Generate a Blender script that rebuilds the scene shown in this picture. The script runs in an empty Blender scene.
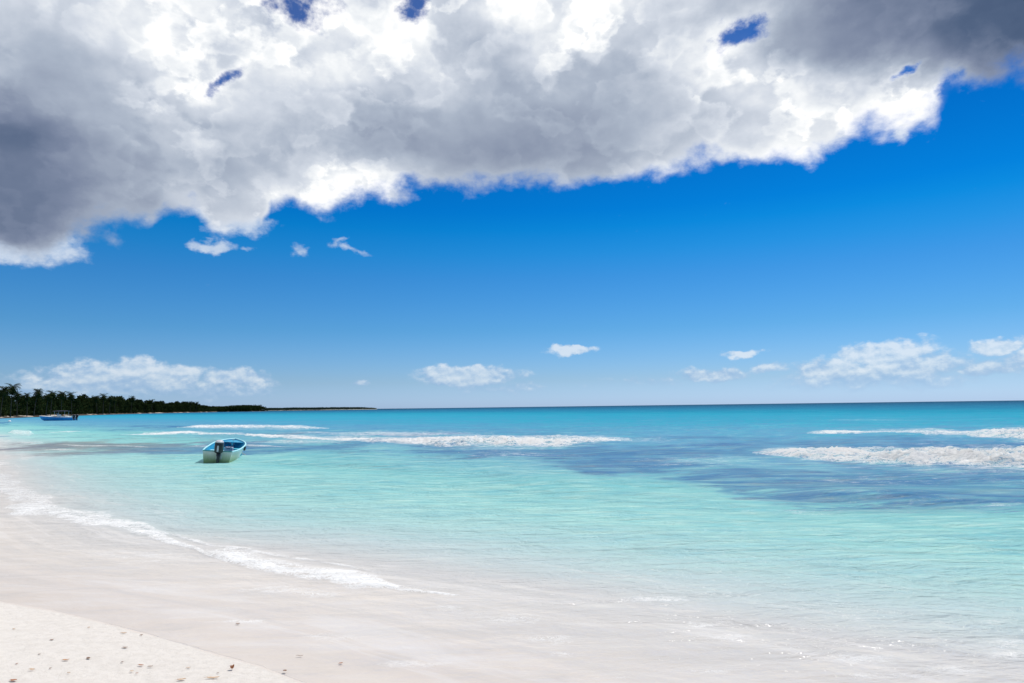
import bpy, math, random
import numpy as np
from mathutils import Vector, Matrix

R = math.radians
scene = bpy.context.scene
W, H = 1024, 683

# ------------------------------------------------------------------ camera
CAM_H = 2.8
FPX = 683.0
PITCH = math.atan(65.5 / FPX)
ROLL = R(0.75)
Fv = Vector((0, math.cos(PITCH), math.sin(PITCH)))
R0 = Vector((1, 0, 0)); U0 = Vector((0, -math.sin(PITCH), math.cos(PITCH)))
Rv = R0 * math.cos(ROLL) - U0 * math.sin(ROLL)
Uv = U0 * math.cos(ROLL) + R0 * math.sin(ROLL)
cam_d = bpy.data.cameras.new('camera'); cam = bpy.data.objects.new('camera', cam_d)
scene.collection.objects.link(cam); scene.camera = cam
cam_d.sensor_width = 36.0; cam_d.lens = 36.0 * FPX / W
cam_d.clip_start = 0.05; cam_d.clip_end = 80000
m = Matrix((Rv, Uv, -Fv)).transposed().to_4x4(); m.translation = (0, 0, CAM_H)
cam.matrix_world = m


def pdir(px, py):
    return (Fv * FPX + Rv * (px - 512) + Uv * (341.5 - py)).normalized()


def azel(px, py):
    d = pdir(px, py); return math.atan2(d.x, d.y), math.asin(d.z)


def at(px, py, z=0.0):
    d = pdir(px, py); k = (z - CAM_H) / d.z
    return Vector((d.x * k, d.y * k, z))


def at_dist(px, Y, z=0.0):
    """ground point in the direction of column px at the forward distance Y"""
    y = 413.7 - 0.0131 * px
    d = pdir(px, y); return Vector((d.x / d.y * Y, Y, z))


def proj(x, y, z):
    """numpy: world -> picture-like coordinates, used to lay the shoals out round the beach"""
    vx, vy, vz = x, y, z - CAM_H
    f = vx * Fv.x + vy * Fv.y + vz * Fv.z
    r = vx * Rv.x + vy * Rv.y + vz * Rv.z
    u = vx * Uv.x + vy * Uv.y + vz * Uv.z
    f = np.where(f < 0.05, 0.05, f)
    return 512 + FPX * r / f, 341.5 - FPX * u / f


# ------------------------------------------------------------------ render settings
scene.view_settings.view_transform = 'Standard'
scene.view_settings.look = 'None'
scene.view_settings.exposure = 0.0
scene.view_settings.gamma = 1.0
scene.view_settings.use_curve_mapping = False
scene.render.engine = 'CYCLES'
scene.cycles.use_denoising = True
scene.cycles.max_bounces = 6
scene.cycles.transparent_max_bounces = 8
scene.cycles.sample_clamp_indirect = 6
scene.cycles.sample_clamp_direct = 12

# ------------------------------------------------------------------ sun
SUN_AZ = R(38)      # clockwise from +Y
SUN_EL = R(58)
sd = bpy.data.lights.new('sun', 'SUN'); so = bpy.data.objects.new('sun', sd)
scene.collection.objects.link(so)
sd.energy = 3.6; sd.angle = R(0.5); sd.color = (1.0, 0.965, 0.92)
sv = Vector((math.sin(SUN_AZ) * math.cos(SUN_EL), math.cos(SUN_AZ) * math.cos(SUN_EL), math.sin(SUN_EL)))
so.rotation_euler = sv.to_track_quat('Z', 'Y').to_euler()
so.location = (0, 0, 50)


# ------------------------------------------------------------------ node helper
def lin(r, g, b, k=1.0):
    f = lambda c: ((c / 255) / 12.92 if c / 255 <= 0.04045 else ((c / 255 + 0.055) / 1.055) ** 2.4)
    return (f(r) * k, f(g) * k, f(b) * k, 1.0)


class NT:
    def __init__(s, nt):
        s.nt = nt; s.n = nt.nodes; s.l = nt.links

    def put(s, sock, v):
        if v is None: return
        if isinstance(v, bpy.types.NodeSocket): s.l.new(v, sock)
        else: sock.default_value = v

    def m(s, op, a, b=None, c=None, clamp=False):
        n = s.n.new('ShaderNodeMath'); n.operation = op; n.use_clamp = clamp
        s.put(n.inputs[0], a); s.put(n.inputs[1], b); s.put(n.inputs[2], c)
        return n.outputs[0]

    def add(s, a, b): return s.m('ADD', a, b)
    def sub(s, a, b): return s.m('SUBTRACT', a, b)
    def mul(s, a, b, clamp=False): return s.m('MULTIPLY', a, b, clamp=clamp)

    def vm(s, op, a, b=None, c=None):
        n = s.n.new('ShaderNodeVectorMath'); n.operation = op
        s.put(n.inputs[0], a); s.put(n.inputs[1], b); s.put(n.inputs[2], c)
        return n.outputs['Value'] if op in ('DOT_PRODUCT', 'LENGTH', 'DISTANCE') else n.outputs[0]

    def ss(s, v, a, b, o0=0.0, o1=1.0, kind='SMOOTHSTEP'):
        n = s.n.new('ShaderNodeMapRange'); n.interpolation_type = kind
        s.put(n.inputs[0], v); s.put(n.inputs[1], a); s.put(n.inputs[2], b)
        s.put(n.inputs[3], o0); s.put(n.inputs[4], o1)
        return n.outputs[0]

    def noise(s, vec, scale, detail=4.0, rough=0.5, color=False, distortion=0.0, lac=2.0, dim='3D'):
        n = s.n.new('ShaderNodeTexNoise'); n.noise_dimensions = dim
        s.put(n.inputs['Vector'], vec); s.put(n.inputs['Scale'], scale); s.put(n.inputs['Detail'], detail)
        s.put(n.inputs['Roughness'], rough); s.put(n.inputs['Distortion'], distortion); s.put(n.inputs['Lacunarity'], lac)
        return n.outputs[1 if color else 0]

    def voro(s, vec, scale, feature='F1', out=0, rnd=1.0, detail=0.0):
        n = s.n.new('ShaderNodeTexVoronoi'); n.feature = feature
        s.put(n.inputs['Vector'], vec); s.put(n.inputs['Scale'], scale); s.put(n.inputs['Randomness'], rnd)
        if 'Detail' in n.inputs: s.put(n.inputs['Detail'], detail)
        return n.outputs[out]

    def ramp(s, fac, stops, interp='LINEAR'):
        n = s.n.new('ShaderNodeValToRGB'); r = n.color_ramp; r.interpolation = interp
        for i, (p, c) in enumerate(stops):
            if not hasattr(c, '__len__'): c = (c, c, c, 1)
            if i < 2: e = r.elements[i]; e.position = p
            else: e = r.elements.new(p)
            e.color = c if len(c) == 4 else (*c, 1)
        s.put(n.inputs[0], fac)
        return n.outputs[0]

    def mix(s, f, a, b, blend='MIX'):
        n = s.n.new('ShaderNodeMix'); n.data_type = 'RGBA'; n.blend_type = blend
        s.put(n.inputs[0], f); s.put(n.inputs[6], a); s.put(n.inputs[7], b)
        return n.outputs[2]

    def comb(s, x, y, z):
        n = s.n.new('ShaderNodeCombineXYZ'); s.put(n.inputs[0], x); s.put(n.inputs[1], y); s.put(n.inputs[2], z)
        return n.outputs[0]

    def sep(s, v):
        n = s.n.new('ShaderNodeSeparateXYZ'); s.put(n.inputs[0], v); return n.outputs

    def attr(s, name):
        n = s.n.new('ShaderNodeAttribute'); n.attribute_name = name; return n.outputs['Fac']

    def bump(s, h, dist=0.1, strength=1.0, normal=None):
        n = s.n.new('ShaderNodeBump'); s.put(n.inputs['Height'], h); s.put(n.inputs['Distance'], dist)
        s.put(n.inputs['Strength'], strength); s.put(n.inputs['Normal'], normal)
        return n.outputs[0]

    def mixs(s, f, a, b):
        n = s.n.new('ShaderNodeMixShader'); s.put(n.inputs[0], f); s.l.new(a, n.inputs[1]); s.l.new(b, n.inputs[2])
        return n.outputs[0]


# ------------------------------------------------------------------ world: Nishita sky with a procedural cloud deck
world = bpy.data.worlds.new('World'); scene.world = world; world.use_nodes = True
g = NT(world.node_tree); g.n.clear()
SKY_STR = 0.1
out = g.n.new('ShaderNodeOutputWorld'); bg = g.n.new('ShaderNodeBackground')
bg.inputs['Strength'].default_value = SKY_STR
g.l.new(bg.outputs[0], out.inputs[0])
sky = g.n.new('ShaderNodeTexSky'); sky.sky_type = 'NISHITA'; sky.sun_disc = False
sky.sun_elevation = SUN_EL; sky.sun_rotation = SUN_AZ
sky.air_density = 1.0; sky.dust_density = 0.4; sky.ozone_density = 2.0
tc = g.n.new('ShaderNodeTexCoord')
D = g.sep(tc.outputs['Generated'])
az = g.m('ARCTAN2', D[0], D[1]); el = g.m('ARCSINE', D[2])
# clear-air colour: the Nishita sky, graded by elevation as a polarising filter does
SKY_TINT = [(0.00, (1.0, 1.0, 1.0)), (1.0, (1.0, 1.0, 1.0))]
SKY_TINT = [(0.0, (0.58, 0.88, 1.68)), (0.6/90, (0.56, 0.85, 1.56)), (2.2/90, (0.465, 0.70, 1.14)), (6.4/90, (0.245, 0.61, 0.99)),
            (10.6/90, (0.135, 0.56, 0.985)), (12.8/90, (0.055, 0.56, 1.0)), (14.7/90, (0.012, 0.53, 1.0)), (16.2/90, (0.004, 0.47, 0.99)),
            (24/90, (0.002, 0.33, 0.83)), (33/90, (0.004, 0.27, 0.70)), (1.0, (0.02, 0.30, 0.72))]
elf = g.mul(el, 1 / R(90))
tint = g.ramp(elf, SKY_TINT)
clear = g.mix(1.0, sky.outputs[0], tint, 'MULTIPLY')

P = g.comb(az, g.mul(el, 1.35), 0.37)
wv = g.noise(P, 5.0, 3.0, 0.5, color=True)
wv = g.vm('SUBTRACT', wv, (0.5, 0.5, 0.5))
P2 = g.vm('MULTIPLY_ADD', wv, (0.030, 0.026, 0.02), P)
n_big = g.noise(P2, 9.0, 9.0, 0.56)
n_up = g.noise(g.vm('ADD', P2, (0.006, 0.016, 0.0)), 9.0, 5.0, 0.52)
n_lo = g.noise(P2, 9.0, 5.0, 0.52)
wv2 = g.vm('SUBTRACT', g.noise(P, 16.0, 5.0, 0.55, color=True), (0.5, 0.5, 0.5))
P4 = g.vm('MULTIPLY_ADD', wv2, (0.04, 0.036, 0.02), P2)
lob = g.voro(P4, 9.0, 'F1', 0, 1.0, 2.5)                   # rounded heads of cloud
lob_u = g.voro(g.vm('ADD', P4, (0.006, 0.012, 0.0)), 9.0, 'F1', 0, 1.0, 2.5)
lobes = g.sub(0.55, lob)
lobe_relief = g.sub(lob_u, lob)
bil = g.noise(P2, 17.0, 7.0, 0.55)
billow = g.m('ABSOLUTE', g.sub(g.mul(bil, 2.0), 1.0))       # 0 creases .. lobes
relief = g.sub(n_lo, n_up)

# lower edge of the deck, azimuth -> elevation
edge_px = [(-160, 268), (-60, 262), (0, 256), (38, 258), (62, 240), (72, 230), (100, 226), (150, 230), (163, 210),
           (195, 209), (208, 228), (262, 232), (270, 207), (320, 214), (346, 203), (408, 208), (440, 197),
           (520, 196), (600, 189), (660, 190), (684, 171), (720, 165), (800, 164), (836, 158),
           (868, 140), (905, 134), (938, 112), (950, 88), (1000, 88), (1040, 78), (1180, 70)]
AZ0, AZ1 = azel(-160, 230)[0], azel(1184, 230)[0]
azn = g.ss(az, AZ0, AZ1, kind='LINEAR')
stops = []
for px, py in edge_px:
    a, e = azel(px, py); stops.append(((a - AZ0) / (AZ1 - AZ0), e))
E = g.ramp(azn, [(min(max(p, 0), 1), e) for p, e in stops])
Es = g.sep(E)[0]
U = 1 / FPX
edge_d = g.mul(g.sub(el, Es), 1 / (16 * U))


def blob(px, py, rx, ry, tilt=0.0):
    a, e = azel(px, py)
    n = g.n.new('ShaderNodeMapping'); n.vector_type = 'TEXTURE'
    g.l.new(P3, n.inputs[0])
    n.inputs['Location'].default_value = (a, e, 0)
    n.inputs['Rotation'].default_value = (0, 0, R(tilt))
    n.inputs['Scale'].default_value = (rx * U, ry * U, 1)
    r = g.vm('LENGTH', n.outputs[0])
    return g.ss(r, 0.0, 1.6, 1.0, 0.0)


wfine = g.vm('SUBTRACT', g.noise(P, 22.0, 4.0, 0.6, color=True), (0.5, 0.5, 0.5))
P3 = g.comb(az, el, 0.0)
P3 = g.vm('MULTIPLY_ADD', wfine, (0.045, 0.034, 0.0), P3)

dens = g.m('MINIMUM', edge_d, 2.6)
hole = None
for b in [(298, -4, 44, 30, 0), (414, 8, 18, 16, 0), (222, 82, 32, 7, 38), (737, 33, 40, 15, 14), (906, 74, 20, 4, 12), (952, 92, 14, 22, 0)]:
    t = blob(*b); hole = t if hole is None else g.m('MAXIMUM', hole, t)
n_mid = g.noise(P2, 24.0, 8.0, 0.60)
nz = g.add(g.mul(g.sub(n_big, 0.5), 5.2), g.add(g.mul(g.add(lobes, .22), 1.0), g.mul(g.sub(n_mid, 0.5), 1.9)))
dn = g.add(dens, nz)
alpha_deck = g.ss(dn, -0.40, 1.15)
h_n = g.add(g.mul(hole, 1.1), g.mul(g.sub(n_mid, 0.5), 2.6))
open_ = g.mul(g.ss(h_n, 0.36, 1.20, 0, .95), g.ss(hole, 0.08, 0.40))
alpha_deck = g.mul(alpha_deck, g.sub(1.0, open_))
# ragged scraps under the deck and fair-weather cumulus near the horizon
small = None
nfine = g.noise(P2, 34.0, 7.0, 0.6)
for b, k in [((212, 247, 22, 7, 0), 1.0), ((243, 248, 14, 4, 0), .6), ((296, 250, 10, 8, 0), .62), ((338, 243, 16, 5, 30), .55),
             ((352, 250, 22, 5, -10), .55), ((20, 243, 55, 18, 0), 1.2), ((235, 220, 42, 15, 0), 1.1), ((900, 139, 8, 8, 0), .8)]:
    t = g.mul(blob(*b), k * 1.5)
    small = t if small is None else g.m('MAXIMUM', small, t)
small = g.add(small, g.mul(g.sub(nfine, 0.5), 1.7))
a_small = g.ss(small, 0.42, 1.35, 0.0, 0.85)
low = None
for b, k in [((137, 377, 62, 15, 0), 1.25), ((112, 385, 95, 14, 0), .9), ((238, 379, 38, 9, 0), 1.1), ((215, 390, 70, 9, 0), .7), ((28, 392, 40, 12, 0), .9),
             ((468, 376, 62, 11, 0), 1.1), ((500, 388, 60, 8, 0), .6), ((360, 383, 14, 4, 0), .7), ((569, 351, 26, 6, 0), 1.15), ((742, 351, 20, 5, 0), .95),
             ((711, 375, 38, 8, 0), .95), ((768, 370, 26, 7, 0), .8), ((832, 370, 42, 11, 0), 1.0), ((884, 354, 46, 13, 0), 1.15),
             ((915, 366, 55, 14, 0), .95), ((880, 380, 110, 12, 0), .75), ((1000, 348, 22, 7, 0), 1.1), ((990, 368, 38, 8, 0), .9), ((1060, 360, 50, 10, 0), 1.0),
             ((650, 384, 70, 7, 0), .5)]:
    t = g.mul(blob(*b), k * 1.45)
    low = t if low is None else g.m('MAXIMUM', low, t)
PL = g.vm('MULTIPLY_ADD', wv2, (0.006, 0.005, 0.0), g.comb(az, g.mul(el, 1.5), .2))
nl0 = g.noise(PL, 38.0, 9.0, 0.56)
lobL = g.voro(PL, 62.0, 'F1', 0, 1.0, 2.0)
nlow = nl0
low2 = g.add(g.mul(low, 1.15), g.mul(g.sub(nlow, 0.48), 1.9))
a_low = g.mul(g.ss(low2, 0.42, 1.25, 0.0, 0.68), g.ss(el, R(0.3), R(2.4), .35, 1.0))

# brightness of the deck: measured values spread over the deck, then broken up by the noise
SAMP = [(-80, 0, .75), (0, 5, .80), (60, 20, .84), (150, 40, .97), (200, 50, .9), (256, 10, .85), (215, 100, .97), (300, 80, .99), (350, 65, .97), (400, 30, .99),
        (360, 20, .85), (450, 10, .93), (480, 60, .80), (512, 5, .99), (550, 25, 1.0), (600, 0, .97), (640, 40, .80), (650, 5, .93), (570, 55, .85),
        (0, 100, .52), (50, 80, .72), (100, 110, .70), (0, 150, .34), (60, 150, .42), (120, 150, .58), (200, 150, .66), (240, 130, .78), (300, 115, .78), (300, 150, .66),
        (400, 115, .66), (400, 150, .60), (500, 110, .62), (500, 155, .55), (0, 190, .40), (50, 185, .42), (95, 165, .58), (110, 205, .52), (150, 205, .82), (150, 185, .66),
        (200, 188, .72), (300, 190, .80), (350, 190, .93), (400, 185, .80), (450, 180, .62), (60, 215, .5), (100, 215, .55),
        (730, 65, 1.0), (755, 90, .95), (700, 100, .78), (800, 50, .60), (760, 10, .74), (900, 50, .42), (1000, 40, .26), (850, 20, .46), (1024, 5, .24), (930, 10, .34),
        (820, 100, .97), (880, 95, .97), (915, 85, .88), (950, 62, .48), (600, 100, .70), (560, 120, .62), (600, 150, .60), (660, 120, .68),
        (650, 165, .88), (700, 145, .75), (750, 150, .9), (540, 165, .55), (600, 175, .72), (1000, 80, .38), (1120, 40, .24), (820, 140, .98), (560, 180, .62), (500, 190, .72),
        (20, 245, .72), (240, 225, .85), (340, 210, .9)]


def bright(px, py):
    ws = vs = 0.0
    for x, y, v in SAMP:
        w_ = math.exp(-((px - x) ** 2 + ((py - y) * 1.25) ** 2) / (2 * 24.0 ** 2)) + 1e-9 / (1 + ((px - x) ** 2 + (py - y) ** 2))
        ws += w_; vs += w_ * v
    return vs / ws


rows = [-30, 15, 50, 85, 118, 150, 182, 220]
NS = 31
warpB = g.vm('MULTIPLY_ADD', g.vm('ADD', wv, g.vm('MULTIPLY', wv2, (.5, .5, 0))), (0.11, 0.085, 0.0), g.comb(az, el, 0.0))
wB = g.sep(warpB)
aznB = g.ss(wB[0], AZ0, AZ1, kind='LINEAR')
prev = None; prev_e = None
from math import tan, cos, sin


def px_of(a, e):
    x, y, z = sin(a) * cos(e), cos(a) * cos(e), sin(e)
    f = x * Fv.x + y * Fv.y + z * Fv.z
    return 512 + FPX * (x * Rv.x + y * Rv.y + z * Rv.z) / f, 341.5 - FPX * (x * Uv.x + y * Uv.y + z * Uv.z) / f


for py in rows[::-1]:
    e = azel(512, py)[1]
    st = []
    for i in range(NS):
        a = AZ0 + (AZ1 - AZ0) * i / (NS - 1)
        st.append((i / (NS - 1), bright(*px_of(a, e))))
    rv = g.sep(g.ramp(aznB, st, 'LINEAR'))[0]
    if prev is None: prev = rv
    else:
        f = g.ss(wB[1], prev_e, e)
        n = g.n.new('ShaderNodeMix'); g.put(n.inputs[0], f); g.put(n.inputs[2], prev); g.put(n.inputs[3], rv)
        prev = n.outputs[0]
    prev_e = e
v = prev
amp = g.ss(v, 0.50, 0.95, 0.30, 1.0)
nsh = g.sub(n_lo, n_up)


def contour(nv, c, w_in, w_out=.03):
    # overlapping heads of cloud: crisp bright outer rim that dies away inwards
    return g.mul(g.ss(nv, c - w_out, c + w_out), g.ss(nv, c, c + w_in, 1, 0))


P5 = g.vm('MULTIPLY_ADD', wv2, (0.020, 0.018, 0.01), P)
nh1 = g.noise(g.vm('ADD', P5, (3.1, 1.7, 0)), 8.0, 6.0, .50); nh2 = g.noise(g.vm('ADD', P5, (7.3, 5.2, 0)), 14.0, 6.0, .52)
fine = g.mul(g.sub(g.noise(P5, 60.0, 4.0, .6), .5), .05)
nh1 = g.add(nh1, fine); nh2 = g.add(nh2, fine)
patchy = g.ss(g.noise(g.vm('ADD', P, (11, 3, 0)), 6.0, 3, .5), .36, .60, .15, 1.0)
heads = g.add(g.mul(contour(nh1, .50, .20, .035), .17), g.add(g.mul(contour(nh2, .52, .17, .03), .13), g.mul(contour(nh1, .60, .12, .02), .07)))
heads = g.mul(g.sub(heads, .05), patchy)
n_soft = g.noise(P, 5.5, 3.0, 0.5)
det = g.add(g.mul(nsh, 0.45), g.add(g.mul(g.sub(n_big, 0.5), 0.20), heads))
v = g.add(v, g.mul(hole, 0.22))
v = g.add(v, g.mul(det, amp))
v = g.add(v, g.mul(g.sub(n_soft, 0.5), 0.30))
v = g.sub(v, 0.075)
rim = g.ss(dn, 0.3, 2.2, 0.14, 0.0)
v = g.add(v, rim)
CK = 1.0 / SKY_STR
cl = g.ramp(v, [(0.0, lin(50, 72, 105, CK)), (0.25, lin(82, 100, 130, CK)), (0.42, lin(126, 138, 163, CK)), (0.65, lin(173, 184, 201, CK)),
                (0.82, lin(212, 219, 230, CK)), (0.94, lin(244, 247, 250, CK)), (1.0, lin(255, 255, 255, CK * 1.06))])
v_s = g.add(0.72, g.mul(g.sub(nfine, 0.5), 0.7))
cs = g.ramp(v_s, [(0.0, lin(120, 160, 205, CK)), (0.5, lin(170, 195, 225, CK)), (1.0, lin(246, 249, 252, CK))])
low_el = g.ss(el, 0.0, R(5.2))
nlow_u = g.noise(g.vm('ADD', PL, (0.002, 0.007, 0.0)), 38.0, 5.0, 0.5)
v_l = g.add(g.mul(g.sub(nlow, nlow_u), 1.6), g.mul(low_el, 0.80))
v_l = g.add(v_l, g.add(g.mul(g.sub(nlow, 0.5), 0.9), g.mul(g.ss(low2, 0.5, 1.5), 0.25)))
clow = g.ramp(v_l, [(0.0, lin(150, 182, 220, CK)), (0.4, lin(176, 200, 228, CK)), (0.75, lin(216, 228, 240, CK)), (1.0, lin(238, 243, 248, CK))])
col = g.mix(a_low, clear, clow)
col = g.mix(a_small, col, cs)
col = g.mix(alpha_deck, col, cl)
# below the horizon: dull sea colour
col = g.mix(g.ss(D[2], -0.02, -0.002), (0.6, 1.8, 2.6, 1), col)
g.l.new(col, bg.inputs['Color'])
world.cycles.sampling_method = 'MANUAL'; world.cycles.sample_map_resolution = 512


def WATER_RAMP(q):
    return [(0.0, (0.655, .58, .515, 1)), (q(2.4), (.655, .595, .535, 1)), (q(4.2), (.56, .54, .515, 1)), (q(5.6), (.47, .55, .545, 1)), (q(7.5), (.38, .56, .55, 1)), (q(11), (.29, .56, .54, 1)),
            (q(18), (.195, .495, .495, 1)), (q(30), (.13, .37, .455, 1)), (q(50), (.07, .30, .45, 1)), (q(90), (.012, .335, .455, 1)), (q(160), (.003, .30, .425, 1)), (q(300), (.002, .17, .30, 1)), (q(600), (.001, .10, .21, 1)), (q(1500), (.001, .045, .12, 1)), (1.0, (.001, .03, .09, 1))]




# ------------------------------------------------------------------ mesh helpers
def tag(o, label=None, cat=None, group=None, kind=None):
    if label: o['label'] = label
    if cat: o['category'] = cat
    if group: o['group'] = group
    if kind: o['kind'] = kind
    return o


def link(name, me, mat=None, parent=None, smooth=False):
    o = bpy.data.objects.new(name, me); scene.collection.objects.link(o)
    if mat and not me.materials: me.materials.append(mat)
    if parent: o.parent = parent
    if smooth: me.polygons.foreach_set('use_smooth', [True] * len(me.polygons))
    return o


def np_mesh(name, V, F, smooth=True, attrs=None):
    me = bpy.data.meshes.new(name)
    V = np.asarray(V, np.float32); F = np.asarray(F, np.int32); k = F.shape[1]
    me.vertices.add(len(V)); me.vertices.foreach_set('co', V.ravel())
    me.loops.add(F.size); me.loops.foreach_set('vertex_index', F.ravel())
    me.polygons.add(len(F)); me.polygons.foreach_set('loop_start', np.arange(0, F.size, k, dtype=np.int32))
    me.polygons.foreach_set('loop_total', np.full(len(F), k, np.int32))
    me.polygons.foreach_set('use_smooth', np.full(len(F), smooth, bool))
    for n, a in (attrs or {}).items():
        at_ = me.attributes.new(n, 'FLOAT', 'POINT'); at_.data.foreach_set('value', np.asarray(a, np.float32).ravel())
    me.update(calc_edges=True)
    return me


class MB:
    def __init__(s): s.v = []; s.f = []

    def add(s, vs, fs):
        o = len(s.v); s.v += [tuple(v) for v in vs]; s.f += [tuple(i + o for i in f) for f in fs]; return s

    def box(s, c, size, rot=0.0, pitch=0.0, taper=1.0):
        hx, hy, hz = (q / 2 for q in size); M = Matrix.Rotation(rot, 3, 'Z') @ Matrix.Rotation(pitch, 3, 'Y')
        vs = []
        for z, t in ((-hz, 1), (hz, taper)):
            for x, y in ((-hx, -hy), (hx, -hy), (hx, hy), (-hx, hy)):
                vs.append(Vector(c) + M @ Vector((x * t, y * t, z)))
        return s.add(vs, [(0, 3, 2, 1), (4, 5, 6, 7), (0, 1, 5, 4), (1, 2, 6, 5), (2, 3, 7, 6), (3, 0, 4, 7)])

    def tube(s, pts, rad, n=8, cap=True):
        pts = [Vector(p) for p in pts]
        if not hasattr(rad, '__len__'): rad = [rad] * len(pts)
        vs = []; fs = []
        for i, p in enumerate(pts):
            t = (pts[min(i + 1, len(pts) - 1)] - pts[max(i - 1, 0)]).normalized()
            a = t.cross(Vector((0, 0, 1)) if abs(t.z) < 0.9 else Vector((1, 0, 0))).normalized(); b = t.cross(a)
            for k in range(n):
                q = 2 * math.pi * k / n; vs.append(p + (a * math.cos(q) + b * math.sin(q)) * rad[i])
        for i in range(len(pts) - 1):
            for k in range(n):
                k2 = (k + 1) % n; fs.append((i * n + k, i * n + k2, (i + 1) * n + k2, (i + 1) * n + k))
        if cap: fs += [tuple(range(n))[::-1], tuple((len(pts) - 1) * n + k for k in range(n))]
        return s.add(vs, fs)

    def loft(s, rings, closed=True, cap=True):
        n = len(rings[0]); vs = [p for r in rings for p in r]; fs = []
        for i in range(len(rings) - 1):
            for k in range(n if closed else n - 1):
                k2 = (k + 1) % n; fs.append((i * n + k, i * n + k2, (i + 1) * n + k2, (i + 1) * n + k))
        if cap: fs += [tuple(range(n))[::-1], tuple((len(rings) - 1) * n + k for k in range(n))]
        return s.add(vs, fs)

    def build(s, name, mat, parent=None, smooth=False, bevel=0.0):
        me = bpy.data.meshes.new(name); me.from_pydata(s.v, [], s.f); me.update()
        o = link(name, me, mat, parent, smooth)
        if bevel:
            b = o.modifiers.new('bevel', 'BEVEL'); b.width = bevel; b.segments = 2; b.limit_method = 'ANGLE'
        return o


def empty(name, loc=(0, 0, 0), rz=0.0):
    o = bpy.data.objects.new(name, None); scene.collection.objects.link(o)
    o.location = loc; o.rotation_euler = (0, 0, rz); o.empty_display_size = 0.3
    return o


def copy_tree(o, parent=None):
    c = o.copy(); scene.collection.objects.link(c); c.parent = parent
    for ch in list(o.children): copy_tree(ch, c)
    return c


def mat(name, color=(.5, .5, .5, 1), rough=0.6, spec=0.5, metal=0.0):
    m_ = bpy.data.materials.new(name); m_.use_nodes = True
    b = m_.node_tree.nodes['Principled BSDF']
    b.inputs['Base Color'].default_value = color if len(color) == 4 else (*color, 1)
    b.inputs['Roughness'].default_value = rough; b.inputs['Specular IOR Level'].default_value = spec
    b.inputs['Metallic'].default_value = metal
    return m_, NT(m_.node_tree), b


def noisy(name, c1, c2, scale=3.0, rough=0.6, spec=0.4, bump=0.0, detail=5.0, stretch=(1, 1, 1)):
    m_, g_, b = mat(name, c1, rough, spec)
    t = g_.n.new('ShaderNodeTexCoord'); vv = g_.vm('MULTIPLY', t.outputs['Object'], stretch)
    n_ = g_.noise(vv, scale, detail, 0.6)
    g_.l.new(g_.mix(g_.ss(n_, 0.3, 0.7), c1, c2), b.inputs['Base Color'])
    if bump: g_.l.new(g_.bump(n_, bump, 1.0), b.inputs['Normal'])
    return m_


# ------------------------------------------------------------------ numpy noise
def _h(ix, iy, seed):
    n_ = (ix.astype(np.int64) * 374761393 + iy.astype(np.int64) * 668265263 + seed * 974634777) & 0xFFFFFFFF
    n_ = ((n_ ^ (n_ >> 13)) * 1274126177) & 0xFFFFFFFF
    return ((n_ ^ (n_ >> 16)) & 0xFFFFFF) / float(0xFFFFFF)


def vnoise(x, y, seed=0):
    ix = np.floor(x); iy = np.floor(y); fx = x - ix; fy = y - iy
    fx = fx * fx * (3 - 2 * fx); fy = fy * fy * (3 - 2 * fy)
    a = _h(ix, iy, seed); b = _h(ix + 1, iy, seed); c = _h(ix, iy + 1, seed); d = _h(ix + 1, iy + 1, seed)
    return (a * (1 - fx) + b * fx) * (1 - fy) + (c * (1 - fx) + d * fx) * fy


def fbm(x, y, seed=0, octs=4, gain=0.5):
    s_ = 0; a = 1; t = 0
    for i in range(octs):
        s_ = s_ + a * vnoise(x * 2 ** i + 17.3 * i, y * 2 ** i - 9.1 * i, seed + i); t += a; a *= gain
    return s_ / t


def sst(v_, a, b):
    t = np.clip((v_ - a) / (b - a), 0, 1); return t * t * (3 - 2 * t)


# ------------------------------------------------------------------ the shoreline: signed distance, + is out to sea
e0 = [at(px, py) for px, py in ((330, 690), (300, 681), (262, 666), (205, 650), (150, 634), (100, 622), (50, 610), (0, 602))]
SHORE = [(30000, -14000), (400, -190), (40, -21), (14, -5), (4, 3.2)] + [(p.x, p.y) for p in e0] + \
        [(-11, 12.0), (-17, 17.5), (-28, 31), (-62, 74), (-200, 225), (-330, 360), (-30000, 21000)]


def shore_t(x, y):
    best = np.full(x.shape, 1e18); sign = np.ones(x.shape)
    for (ax, ay), (bx, by) in zip(SHORE[:-1], SHORE[1:]):
        dx, dy = bx - ax, by - ay; L2 = dx * dx + dy * dy
        k = np.clip(((x - ax) * dx + (y - ay) * dy) / L2, 0, 1)
        qx, qy = x - (ax + k * dx), y - (ay + k * dy); d2 = qx * qx + qy * qy
        cr = dx * (y - ay) - dy * (x - ax)      # sea lies to the right of the walk from east to west
        up = d2 < best
        best = np.where(up, d2, best); sign = np.where(up, np.where(cr < 0, 1.0, -1.0), sign)
    return np.sqrt(best) * sign


DEPTH = ([-60, -8, 0, 3, 5, 8, 12, 20, 35, 60, 150, 400, 2000, 30000], [-1.6, -0.32, 0, .035, .09, .22, .42, .75, 1.1, 1.7, 2.6, 4, 9, 30])


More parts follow.
